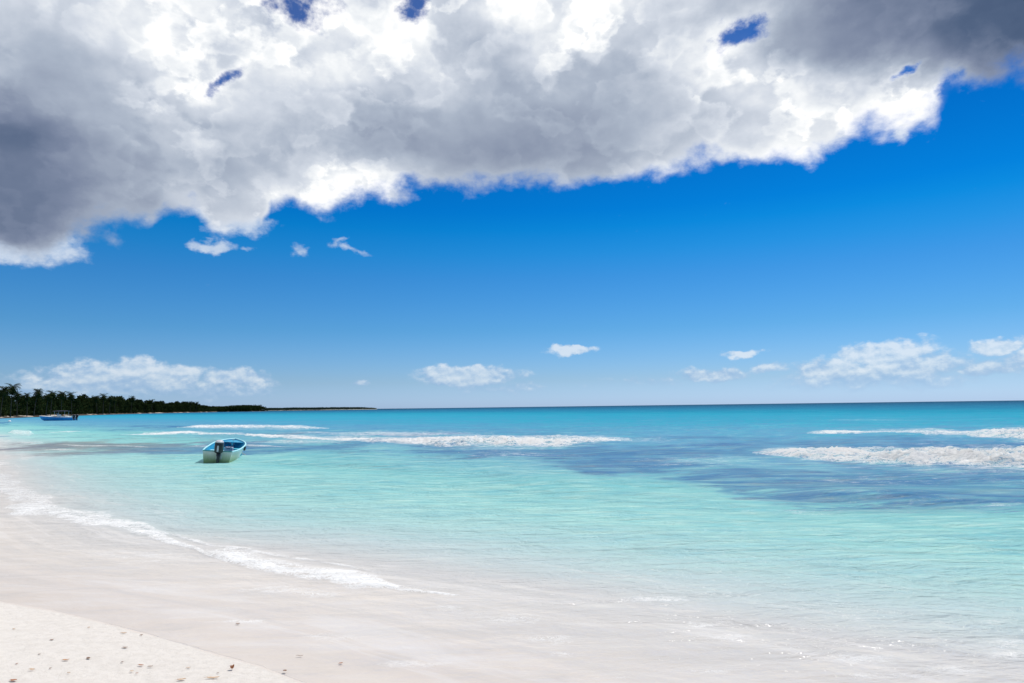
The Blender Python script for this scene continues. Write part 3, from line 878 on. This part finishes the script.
rng = random.Random(12)
TREE_GROUP = 'broadleaf trees crowding the headland'
TREE_LABEL = 'dark green broadleaf tree in the dense shoreline wood of the left headland'
proto_trees = [broad_tree(s_, TREE_LABEL) for s_ in (3, 8, 21, 34)]
for t in proto_trees: t['group'] = TREE_GROUP
tb = [(-60, 12.5), (0, 13), (20, 12.6), (50, 13.2), (80, 14.2), (110, 16.2), (130, 18), (150, 16.2), (165, 15), (200, 16), (215, 12.5), (222, 8)]
cnt = 0
px_ = -58.0; idx = 0
while px_ < 213:
    c0 = coast(px_); c1 = coast(px_ + 2); nrm = inland(c0, c1)
    Y_ = c0.y; hgt = 1.3 * float(np.interp(px_, [a for a, b in tb], [b for a, b in tb]))
    for row_ in range(2):
        sc_ = hgt / 10.0 * rng.uniform(.82, 1.06) * (1.0 if row_ else .8)
        p = c0 + nrm * ((9 if row_ == 0 else 18) + rng.uniform(-2, 3)) + (c1 - c0).normalized() * rng.uniform(-3, 3)
        o = proto_trees[idx % 4] if idx < 4 else copy_tree(proto_trees[rng.randrange(4)])
        idx += 1
        o.location = (p.x, p.y, .9); o.rotation_euler.z = rng.uniform(0, 6.28)
        wsc = max(sc_, .9) * rng.uniform(.9, 1.15)
        o.scale = (wsc, wsc, sc_)
    # advance along the coast by a crown width
    px_ += max(2.3, 9.5 / Y_ * FPX * .5)
print('broad trees', idx)

# palms that stand out of the wood
palm_spec = [(-22, 16.5, 'tall dark coconut palm at the very left edge of the headland'), (0.5, 17.6, 'dark coconut palm cut off by the left edge of the photo'),
             (10.5, 19.8, 'tallest coconut palm, near the left end of the wooded headland'), (17, 16, 'low coconut palm just right of the tallest palm'),
             (34, 18.8, 'bushy coconut palm standing alone above the wood, left of the blue motorboat'), (27, 15.5, 'small coconut palm crown beside the bushy lone palm'),
             (50.5, 19, 'pointed coconut palm above the bow of the blue motorboat'), (61, 19.4, 'rounded coconut palm above the middle of the blue motorboat'),
             (71.5, 20, 'slim coconut palm above the outboards of the blue motorboat'), (46, 16.5, 'small palm crown left of the pointed palm'),
             (97, 19.5, 'left small palm of the trio on the headland wood'), (103, 22.5, 'middle and tallest palm of the trio on the headland wood'),
             (109.5, 21, 'right palm of the trio on the headland wood'), (115, 20, 'low palm just right of the palm trio'),
             (131, 24, 'broad palm crown on the hump halfway along the headland'), (152, 22, 'small palm showing above the wood past the hump'),
             (190, 21.5, 'far palm near the tip of the headland'), (196, 21, 'last far palm at the tip of the headland')]
protos = [palm_tree(5, 'x', 13, 1.0), palm_tree(9, 'x', 13, -1.4), palm_tree(16, 'x', 13, .6)]
for i, (px0, hh_, lab) in enumerate(palm_spec):
    o = protos[i] if i < 3 else copy_tree(protos[i % 3])
    c0 = coast(px0); nrm = inland(c0, coast(px0 + 2)); back = 14 + (i * 7 % 5) * 2
    p = c0 + nrm * back
    Yb = p.y; o.location = (0, 0, 0)
    p = at_dist(px0, Yb)
    o.location = (p.x, p.y, 1.2); o.rotation_euler.z = i * 1.7
    s_ = (hh_ - .6) / 14.6; o.scale = (s_ * 1.04, s_ * 1.04, s_)
    tag(o, lab, 'palm tree', 'coconut palms on the headland')


def wood_mass(name, label, coast_pts, n, hfun, size, m_, depth=40, z0=.6):
    rg = random.Random(5); segs = list(zip(coast_pts[:-1], coast_pts[1:])); Ls = [(b - a).length for a, b in segs]; tot = sum(Ls)
    pts = []
    for i in range(n):
        q_ = rg.random() * tot; k = 0
        while q_ > Ls[k] and k < len(Ls) - 1: q_ -= Ls[k]; k += 1
        a, b = segs[k]; p = a.lerp(b, q_ / Ls[k]); f_ = rg.random()
        s_ = sum(Ls[:k]) + q_
        hh_ = hfun(s_ / tot) * (.8 + .38 * float(vnoise(np.array([s_ / 14.0]), np.array([.5]), 3)[0]) + .12 * rg.random())
        z = z0 + hh_ * rg.random() ** .7
        p = p + inland(a, b) * (5 + f_ * depth + z * .3); pts.append(Vector((p.x, p.y, z)))
    V, F = leaf_quads(rg, pts, size)
    me = bpy.data.meshes.new(name); me.from_pydata(V, [], F); me.update(); me.materials.append(m_)
    return tag(link(name, me), label, 'woodland', kind='stuff')


wood_mass('undergrowth', 'dense dark scrub filling the wood along the left headland', front_pts, 42000, lambda s_: 8.0, .85, M_LEAF, 20, .3)
# second headland, two kilometres off, and the long low island beyond it
HP = [at_dist(px, Y) for px, Y in [(180, 1900), (200, 1800), (225, 1700), (250, 1700), (271, 1800)]]
tag(land_strip('far_headland', HP, [0, 6, 16, 40, 200, 700], [-.8, .4, 1.3, 2, 3, 3], HEAD_M), kind='structure')
wood_mass('distant_woodland', 'low dark wood on the second headland beyond the beach', HP, 16000,
          lambda s_: float(np.interp(s_, [0, .3, .5, .62, .8, .93, 1], [15, 13, 10.5, 11, 14.5, 14, 9])), 1.7, M_LEAF, 60)
IP = [at_dist(px, Y) for px, Y in [(262, 3300), (285, 3200), (320, 3200), (350, 3300), (378, 3500)]]
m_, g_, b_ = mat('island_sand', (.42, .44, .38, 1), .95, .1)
tag(land_strip('island', IP, [0, 8, 30, 80, 300, 900], [-.8, 1.5, 4, 5, 5, 5], m_), kind='structure')
wood_mass('island_woodland', 'thin pale grey-green wood on the long low island at the horizon', IP, 16000,
          lambda s_: float(np.interp(s_, [0, .3, .8, .95, 1], [9, 9, 8, 5, 2])), 2.4, M_FAR, 60, 3.0)

# ------------------------------------------------------------------ boats
def hull_mesh(L, beam, g0, g1, draft, ns=26, transom=.88, th=.0, floor=None, bow_rake=.5, ex=2.3):
    """returns rings of an open skiff: gunwale - chine - keel - chine - gunwale, x from the transom to the stem"""
    rings_ = []
    for i in range(ns + 1):
        u = i / ns
        b = beam / 2 * (transom + (1 - transom) * math.sin(min(u / .45, 1) * math.pi / 2)) * (1 - max(0, (u - .42) / .58) ** ex)
        b = max(b, .012) - th; b = max(b, .006)
        gz = g0 + (g1 - g0) * u ** 2.0
        cz = -draft * .45 + (g1 * .55) * max(0, (u - .35) / .65) ** 2.2; cb = b * (.86 - .25 * u)
        kz = -draft + (g1 * .35 + draft) * max(0, (u - .72) / .28) ** 2.4
        cz = max(cz, kz)
        if floor is not None: cz = max(cz + th, floor); kz = max(kz + th, floor); cb = max(cb - th, .004)
        xx = u * L
        rk = bow_rake * u ** 6
        def P_(y, z): return Vector((xx + rk * (z - kz) / max(gz - kz, .1) * .6, y, z))
        fl = (gz + cz) / 2
        rings_.append([P_(b, gz), P_((b * .55 + cb * .45), fl), P_(cb, cz), P_(cb * .5, (kz + cz) / 2), P_(0, kz), P_(-cb * .5, (kz + cz) / 2), P_(-cb, cz), P_(-(b * .55 + cb * .45), fl), P_(-b, gz)])
    return rings_


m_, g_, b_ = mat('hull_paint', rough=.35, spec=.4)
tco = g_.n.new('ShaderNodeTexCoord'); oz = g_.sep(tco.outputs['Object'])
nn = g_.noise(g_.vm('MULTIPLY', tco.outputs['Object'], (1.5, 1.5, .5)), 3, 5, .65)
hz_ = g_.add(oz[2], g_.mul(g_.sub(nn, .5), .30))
hz_ = g_.add(hz_, g_.ss(oz[0], .8, 3.6, 0, .62))  # whiter towards the bow: sunlight painted into the hull colour
hc = g_.ramp(g_.ss(hz_, -.25, .75, kind='LINEAR'), [(0, (.10, .17, .04, 1)), (.34, (.26, .37, .16, 1)), (.58, (.50, .56, .40, 1)), (.74, (.68, .69, .60, 1)), (.9, (.82, .82, .79, 1))])  # white hull; green shade and water reflection painted in low down
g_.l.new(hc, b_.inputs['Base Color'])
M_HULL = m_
M_TURQ = noisy('turquoise_paint', (.05, .52, .66, 1), (.10, .66, .78, 1), 4, .45)
M_BLUE = noisy('blue_interior_paint', (.012, .26, .46, 1), (.02, .34, .56, 1), 3, .5)
M_CYAN = noisy('pale_cyan_paint', (.35, .78, .86, 1), (.55, .88, .92, 1), 4, .5)
M_TEAL = mat('teal_paint', (.03, .24, .24, 1), .5)[0]
M_BLACK = mat('black_cowl', (.012, .014, .02, 1), .3)[0]
M_LGREY = noisy('glint_and_decal_grey', (.48, .46, .50, 1), (.70, .67, .70, 1), 6, .4)  # decal grey, also the sun glint painted on the skiff's black cowling top
M_GREYB = noisy('blue_grey_plastic', (.22, .26, .38, 1), (.38, .42, .55, 1), 8, .5)
M_ALU = mat('worn_aluminium', (.55, .56, .56, 1), .4, .5, .6)[0]
M_WHITE = noisy('white_gelcoat', (.78, .78, .76, 1), (.84, .84, .83, 1), 2, .35)


def outboard(parent, loc, s=1.0, dark_top=False, tilt=0.0):
    r_ = MB()
    def T_(p): return Vector(p) * s + Vector(loc)
    def ring(x, z, lx, ly, n=12, sq=2.6):
        o_ = []
        for k in range(n):
            a = 2 * math.pi * k / n; c, s2 = math.cos(a), math.sin(a)
            o_.append(T_((x + lx * math.copysign(abs(c) ** (2 / sq), c), ly * math.copysign(abs(s2) ** (2 / sq), s2), z)))
        return o_
    body_ = MB().loft([ring(-.02, .48, .19, .13), ring(-.03, .52, .25, .17), ring(-.04, .70, .27, .185), ring(-.04, .88, .27, .185), ring(-.04, .94, .26, .178)]).build('outboard_motor', M_BLACK, parent, True)
    MB().loft([ring(-.04, .94, .262, .18), ring(-.045, .97, .25, .17), ring(-.05, 1.02, .19, .13), ring(-.05, 1.05, .08, .06)]).build('cowling_top', M_BLACK if dark_top else M_LGREY, body_, True)
    MB().loft([ring(-.02, -.28, .09, .035, 10, 2), ring(-.03, .0, .12, .05, 10, 2), ring(-.03, .3, .12, .07, 10, 2), ring(-.02, .5, .15, .10, 10, 2)]).build('drive_leg', M_BLACK, body_, True)
    MB().loft([ring(-.08, -.03, .20, .11, 10, 3), ring(-.08, .0, .20, .11, 10, 3)]).build('cavitation_plate', M_ALU, body_)
    MB().box(T_((-.31, 0, .68)), (.02 * s, .07 * s, .26 * s)).build('cowl_decal', M_LGREY, body_)
    MB().box(T_((.15, 0, .38)), (.10 * s, .24 * s, .36 * s)).build('mounting_bracket', M_ALU, body_, bevel=.01)
    MB().tube([T_((.15, 0, .55)), T_((.45, .05, .68)), T_((.75, .1, .72))], .022 * s, 6).build('tiller', M_BLACK, body_, True)
    pb = MB()
    hub = T_((-.16, 0, -.2)); pb.tube([hub - Vector((.07 * s, 0, 0)), hub + Vector((.12 * s, 0, 0))], .045 * s, 8)
    for k in range(3):
        a = k * 2.094; c = hub + Vector((0, math.cos(a), math.sin(a))) * .10 * s
        pb.box(c, (.03 * s, .09 * s, .14 * s), 0, 0)
    pb.build('propeller', M_ALU, body_)
    return body_


def build_skiff():
    r_ = empty('skiff'); tag(r_, 'small open skiff with green-shaded white hull, blue interior and one dark outboard', 'boat')
    L = 4.9; a = dict(L=L, beam=1.84, g0=.60, g1=1.0, draft=.16, transom=.80, ex=4.6)
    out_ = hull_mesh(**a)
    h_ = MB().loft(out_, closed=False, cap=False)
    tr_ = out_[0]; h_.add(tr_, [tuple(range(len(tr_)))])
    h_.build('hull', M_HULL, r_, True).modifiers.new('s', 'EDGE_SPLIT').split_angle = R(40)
    inn = hull_mesh(**a, th=.05, floor=.12)
    inn = [[p + Vector((.05 if i == 0 else (-.06 if i == len(inn) - 1 else 0), 0, 0)) for p in rg] for i, rg in enumerate(inn)]
    i_ = MB().loft([rg[::-1] for rg in inn], closed=False, cap=False); i_.add(inn[0], [tuple(range(9))[::-1]])
    i_.build('interior_liner', M_BLUE, r_, True).modifiers.new('s', 'EDGE_SPLIT').split_angle = R(40)
    # gunwale rail round the whole edge: port, bow, starboard
    for name_, side in (('gunwale', 0), ('gunwale', -1)):
        path = [rg[side] + Vector((0, 0, .012)) for rg in out_]
        MB().tube(path, .042, 8).build(name_, M_CYAN, r_, True)
    MB().box((.02, 0, .605), (.10, 1.46, .05)).build('transom_cap', M_TEAL, r_, bevel=.008)
    def bench(x, w_, z, m2, name_='bench'):
        k = int(x / L * 26); hw = abs(inn[k][0].y) - .01
        MB().box((x, 0, z), (w_, hw * 2, .05)).box((x + w_ / 2 - .02, 0, z / 2 + .05), (.04, hw * 1.7, z - .13)).build(name_, m2, r_, bevel=.008)
    bench(.55, .42, .44, M_TURQ); bench(2.25, .36, .47, M_CYAN); bench(3.45, .34, .52, M_TURQ)
    fd = MB(); k0 = 22                                   # small foredeck in the bow
    ringp = [inn[k][0] + Vector((0, 0, -.03)) for k in range(k0, 26)]; rings_ = [inn[k][-1] + Vector((0, 0, -.03)) for k in range(k0, 26)]
    fd.loft([[p, q_, q_ - Vector((0, 0, .03)), p - Vector((0, 0, .03))] for p, q_ in zip(ringp, rings_)]).build('foredeck', M_BLUE, r_)
    con = MB().box((1.25, -.36, .46), (.42, .5, .62), taper=.85).build('console', M_GREYB, r_, bevel=.03)
    MB().tube([(1.06, -.36, .80), (.98, -.36, .86)], .02, 6).build('steering_column', M_BLACK, con)
    ws = MB(); ws.tube([Vector((.97, -.36 + .16 * math.cos(q_), .86 + .16 * math.sin(q_))) for q_ in [i * math.pi / 8 for i in range(17)]], .014, 6, False).build('steering_wheel', M_BLACK, con, True)
    MB().box((1.0, .38, .27), (.5, .34, .28), taper=.9).build('fuel_tank', mat('red_tank', (.12, .02, .02, 1), .4)[0], r_, bevel=.04)
        # dark fender hung near the starboard bow, bow cleat and a coil of rope
    k = 15; p = out_[k][-1]
    MB().tube([p + Vector((0, -.03, .02)), p + Vector((0, -.05, -.04)), p + Vector((0, -.03, -.20)), p + Vector((0, -.01, -.25))], [.02, .06, .06, .02], 8).build('fender', M_BLACK, r_, True)
    MB().tube([(4.62, -.06, .98), (4.62, .06, .98)], .018, 6).tube([(4.62, 0, .80), (4.62, 0, .98)], .018, 6).build('bow_cleat', M_ALU, r_)
    pts = []
    for i in range(60):
        a_ = i * .55; pts.append(Vector((2.85 + (.18 + .002 * i) * math.cos(a_), .2 + .18 * math.sin(a_), .15 + .0025 * i)))
    MB().tube(pts, .016, 5).build('rope_coil', mat('rope', (.45, .42, .34, 1), .9)[0], r_, True)
    MB().tube([(4.86, -.02, .96), (5.3, -.1, .55), (5.9, -.2, .22), (6.6, -.35, .02), (7.4, -.5, -.2)], .018, 6).build('mooring_line', bpy.data.materials['rope'], r_, True)
    outboard(r_, (-.16, -.10, -.06), 1.22)
    return r_


sk = build_skiff()
sp_ = at(216.2, 463.0)
sk.location = (sp_.x, sp_.y, 0.03)
SK_HEAD = math.atan2(1, -.225)
sk.rotation_euler = (R(4.5), R(-.5), SK_HEAD)

M_MBLUE = noisy('blue_hull_paint', (.010, .24, .58, 1), (.016, .30, .66, 1), 1, .3)
M_NAVY = mat('navy_canvas', (.012, .016, .05, 1), .8)[0]


def build_motorboat():
    r_ = empty('motorboat'); tag(r_, 'blue-hulled motorboat with navy canopy and two black outboards moored off the wooded headland', 'boat')
    a = dict(L=9.2, beam=2.6, g0=.9, g1=1.35, draft=.3)
    out_ = hull_mesh(**a, bow_rake=.9)
    h_ = MB().loft(out_, closed=False, cap=False); h_.add(out_[0], [tuple(range(9))])
    h_.build('hull', M_MBLUE, r_, True).modifiers.new('s', 'EDGE_SPLIT').split_angle = R(40)
    inn = hull_mesh(**a, th=.10, floor=.35, bow_rake=.9)
    i_ = MB().loft([rg[::-1] for rg in inn], closed=False, cap=False); i_.add(inn[0], [tuple(range(9))[::-1]]); i_.build('deck_liner', M_WHITE, r_, True)
    for sd_ in (0, -1): MB().tube([rg[sd_] + Vector((0, 0, .03)) for rg in out_], .075, 8).build('gunwale', M_WHITE, r_, True)
    # raised fore deck
    fd = MB(); fd.loft([[out_[k][0] + Vector((0, -.05, .02)), out_[k][0] * .5 + out_[k][-1] * .5 + Vector((0, 0, .30 * min(1, (25 - k) / 8))), out_[k][-1] + Vector((0, .05, .02))] for k in range(15, 26)], closed=False, cap=False)
    fd.build('foredeck', M_WHITE, r_, True)
    MB().box((4.3, 0, 1.15), (.9, 1.0, 1.1), taper=.8).build('console', M_WHITE, r_, bevel=.06)
    MB().box((4.85, 0, 1.95), (.04, 1.1, .5), 0, R(-25)).build('windscreen', mat('dark_glass', (.02, .03, .04, 1), .1)[0], r_)
    for x in (2.2, 5.0):
        for y in (-.95, .95): MB().tube([(x, y, .85), (x, y * .95, 2.62)], .03, 6).build('canopy_post', M_ALU, r_)
    MB().loft([[Vector((x, y, 2.62 + .14 * math.cos(y * 1.3) + .05 * math.sin((x - 1.8) * .9))) for y in (-1.15, -.6, 0, .6, 1.15)] + [Vector((x, y, 2.56 + .14 * math.cos(y * 1.3) + .05 * math.sin((x - 1.8) * .9))) for y in (1.15, .6, 0, -.6, -1.15)] for x in (1.7, 2.5, 3.6, 4.6, 5.5)]).build('canopy', M_NAVY, r_)
    for x in (1.3, 2.6): MB().box((x, 0, .62), (.5, 1.9, .45)).box((x + .22, 0, 1.0), (.12, 1.9, .4)).build('seat', M_WHITE, r_, bevel=.04)
    outboard(r_, (-.25, -.72, .15), 1.45, True); outboard(r_, (-.25, .72, .15), 1.45, True)
    return r_


mbt = build_motorboat()
pm = at(59.5, 420.6)
mbt.location = (pm.x, pm.y, 0)
ray = Vector((pm.x, pm.y, 0)).normalized()
mbt.rotation_euler.z = math.atan2(ray.x, -ray.y) + R(-32)    # bow to the left, seen on its side
mbt.scale = (1.3, 1.3, 1.3)
ctr = Vector((4.1 * 1.3, 0, 0)); ctr.rotate(mbt.rotation_euler); mbt.location = Vector((pm.x, pm.y, 0)) - ctr

# white mooring buoy near the headland
bq = at(9.5, 421.6)
by = empty('mooring_buoy', (bq.x, bq.y, 0)); tag(by, 'small white mooring buoy floating at the left edge below the headland', 'buoy')
rr = [(-.35, .25), (-.2, .42), (0, .5), (.2, .46), (.38, .3), (.46, .1)]
MB().loft([[Vector((r_ * math.cos(k * .524), r_ * math.sin(k * .524), z)) for k in range(12)] for z, r_ in rr]).build('float', M_WHITE, by, True)
MB().tube([Vector((.11 * math.cos(q_ * .4), 0, .53 + .11 * math.sin(q_ * .4))) for q_ in range(17)], .022, 6, False).build('shackle', M_ALU, by, True)

# ------------------------------------------------------------------ dried leaves and scraps on the dry sand
M_L = [noisy('dry_leaf_%s' % n_, c1, c2, 40, .8) for n_, c1, c2 in (('rust', (.30, .11, .05, 1), (.46, .20, .10, 1)), ('dark', (.20, .12, .08, 1), (.32, .20, .13, 1)), ('tan', (.50, .33, .20, 1), (.62, .43, .28, 1)), ('orange', (.55, .25, .08, 1), (.40, .17, .06, 1)))]


def zsand(x, y):
    t = float(shore_t(np.array([x]), np.array([y]))[0]); return -float(np.interp(t, *DEPTH))


def leaf(name, px, py, ln, wd, rz, m_, seed, curl=.35, tri=False):
    rg = random.Random(seed); mb = MB(); rows_ = []
    n_ = 7
    for side in (1, -1):
        for i in range(n_ + 1):
            u = i / n_; w_ = wd * (math.sin(math.pi * min(1, u * .96 + .04)) ** (.6 if not tri else 1.0)) * (1 if not tri else 1.3 - u)
            w_ = max(w_, .03 * wd) * (1 + rg.uniform(-.14, .14))
            x = (u - .5) * ln; zc = curl * ln * (abs(u - .5) ** 2) * 1.6 + .006
            if side == 1: rows_.append([Vector((x, y * w_ * .5, zc + curl * wd * .55 * y * y + rg.uniform(0, .002))) for y in (-1, -.5, 0, .5, 1)])
    k = len(rows_)
    top = rows_; ringsl = [r_ + [p - Vector((0, 0, .0022)) for p in r_[::-1]] for r_ in top]
    mb.loft(ringsl, closed=True, cap=True)
    mb.tube([Vector((-.5 * ln, 0, curl * ln * .4 + .006)), Vector((-.62 * ln, .003, curl * ln * .5)), Vector((-.78 * ln, .008, .004 + curl * ln * .3))], [.0016, .0014, .001], 5)
    o = mb.build(name, m_, None, True)
    p = at(px, py, .0)
    for _ in range(4): p = at(px, py, zsand(p.x, p.y))
    wl = .016 if float(shore_t(np.array([p.x]), np.array([p.y]))[0]) > -.05 else -1
    p = at(px, py, max(p.z, wl))
    o.location = (p.x, p.y, p.z + .004); o.rotation_euler = (rg.uniform(-.15, .15), rg.uniform(-.1, .1), rz)
    return o


leaves = [(125, 648.3, .058, .034, .1, 1, 'dark brown curled leaf lying highest on the open dry sand, left of the waterline'),
          (66, 660.6, .075, .03, .0, 3, 'orange and brown dry leaf in the middle of the dry sand'),
          (88.5, 659, .052, .036, -.5, 1, 'dark brown scrap just right of the orange dry leaf'),
          (32, 670.2, .055, .026, .1, 2, 'pale tan leaf low on the left of the dry sand'),
          (13.5, 681.2, .075, .04, -.1, 0, 'rust coloured leaf at the bottom left corner of the sand'),
          (52, 640.5, .042, .025, .1, 1, 'small dark scrap on the upper left of the dry sand'),
          (39.5, 655, .024, .02, .3, 1, 'tiny dark speck of leaf left of the orange dry leaf'),
          (17, 664.4, .022, .02, .9, 0, 'tiny reddish scrap near the left edge of the sand'),
          (141, 666, .062, .024, -.2, 0, 'flat rust leaf, left one of two lying side by side'),
          (150.5, 667.2, .05, .022, .1, 1, 'flat brown leaf, right one of two lying side by side'),
          (131.8, 672, .032, .024, .3, 2, 'small tan scrap below the two side by side leaves'),
          (122.4, 662.7, .026, .022, .9, 1, 'tiny grey-brown scrap below the highest curled leaf'),
          (137, 674, .024, .016, .2, 0, 'tiny rust crumb beside the small tan scrap'),
          (188.5, 668.4, .044, .02, .0, 2, 'pale flat scrap between the leaf pair and the upright leaf'),
          (232.3, 669.6, .05, .06, 1.2, 0, 'upright rust-red pointed leaf standing near the end of the dry sand'),
          (285, 671.6, .045, .04, -.7, 1, 'dark scrap on the last tongue of dry sand to the right'),
          (181.5, 680.3, .085, .034, .25, 2, 'long tan leaf at the bottom edge, left of the widest one'),
          (213, 678.6, .13, .03, .1, 2, 'widest tan and rust leaf lying flat by the bottom edge'),
          (218, 673.8, .02, .016, .1, 1, 'tiny brown crumb just above the widest leaf'),
          (300, 656.4, .065, .014, .0, 1, 'thin dark twig-like scrap on the wet sand'),
          (341, 664, .04, .026, .2, 0, 'reddish leaf farthest right on the wet sand'),
          (238, 624.4, .05, .03, .1, 1, 'dark scrap washed highest up in the shallow swash'),
          (124, 633.6, .07, .02, .0, 2, 'tan leaf resting right on the waterline'),
          (141.5, 635.6, .03, .02, .4, 1, 'small brown scrap on the waterline beside the tan leaf'),
          (14, 629.5, .032, .02, .1, 2, 'pale scrap near the top of the dry sand at the left'),
          (89, 628, .028, .018, .2, 2, 'tiny pale scrap near the waterline at upper left'),
          (50.5, 669, .022, .018, .2, 1, 'tiny speck left of the faint drift line on the sand'),
          (69, 673.5, .03, .014, .1, 2, 'faint tan sliver below the orange dry leaf')]
for i, (px0, py0, ln, wd, rz, mi, lab) in enumerate(leaves):
    o = leaf('dry_leaf', px0, py0, ln, wd, rz, M_L[mi], i, .14 if i != 14 else .8, i == 14)
    tag(o, lab, 'leaf', 'dried leaves scattered on the sand')
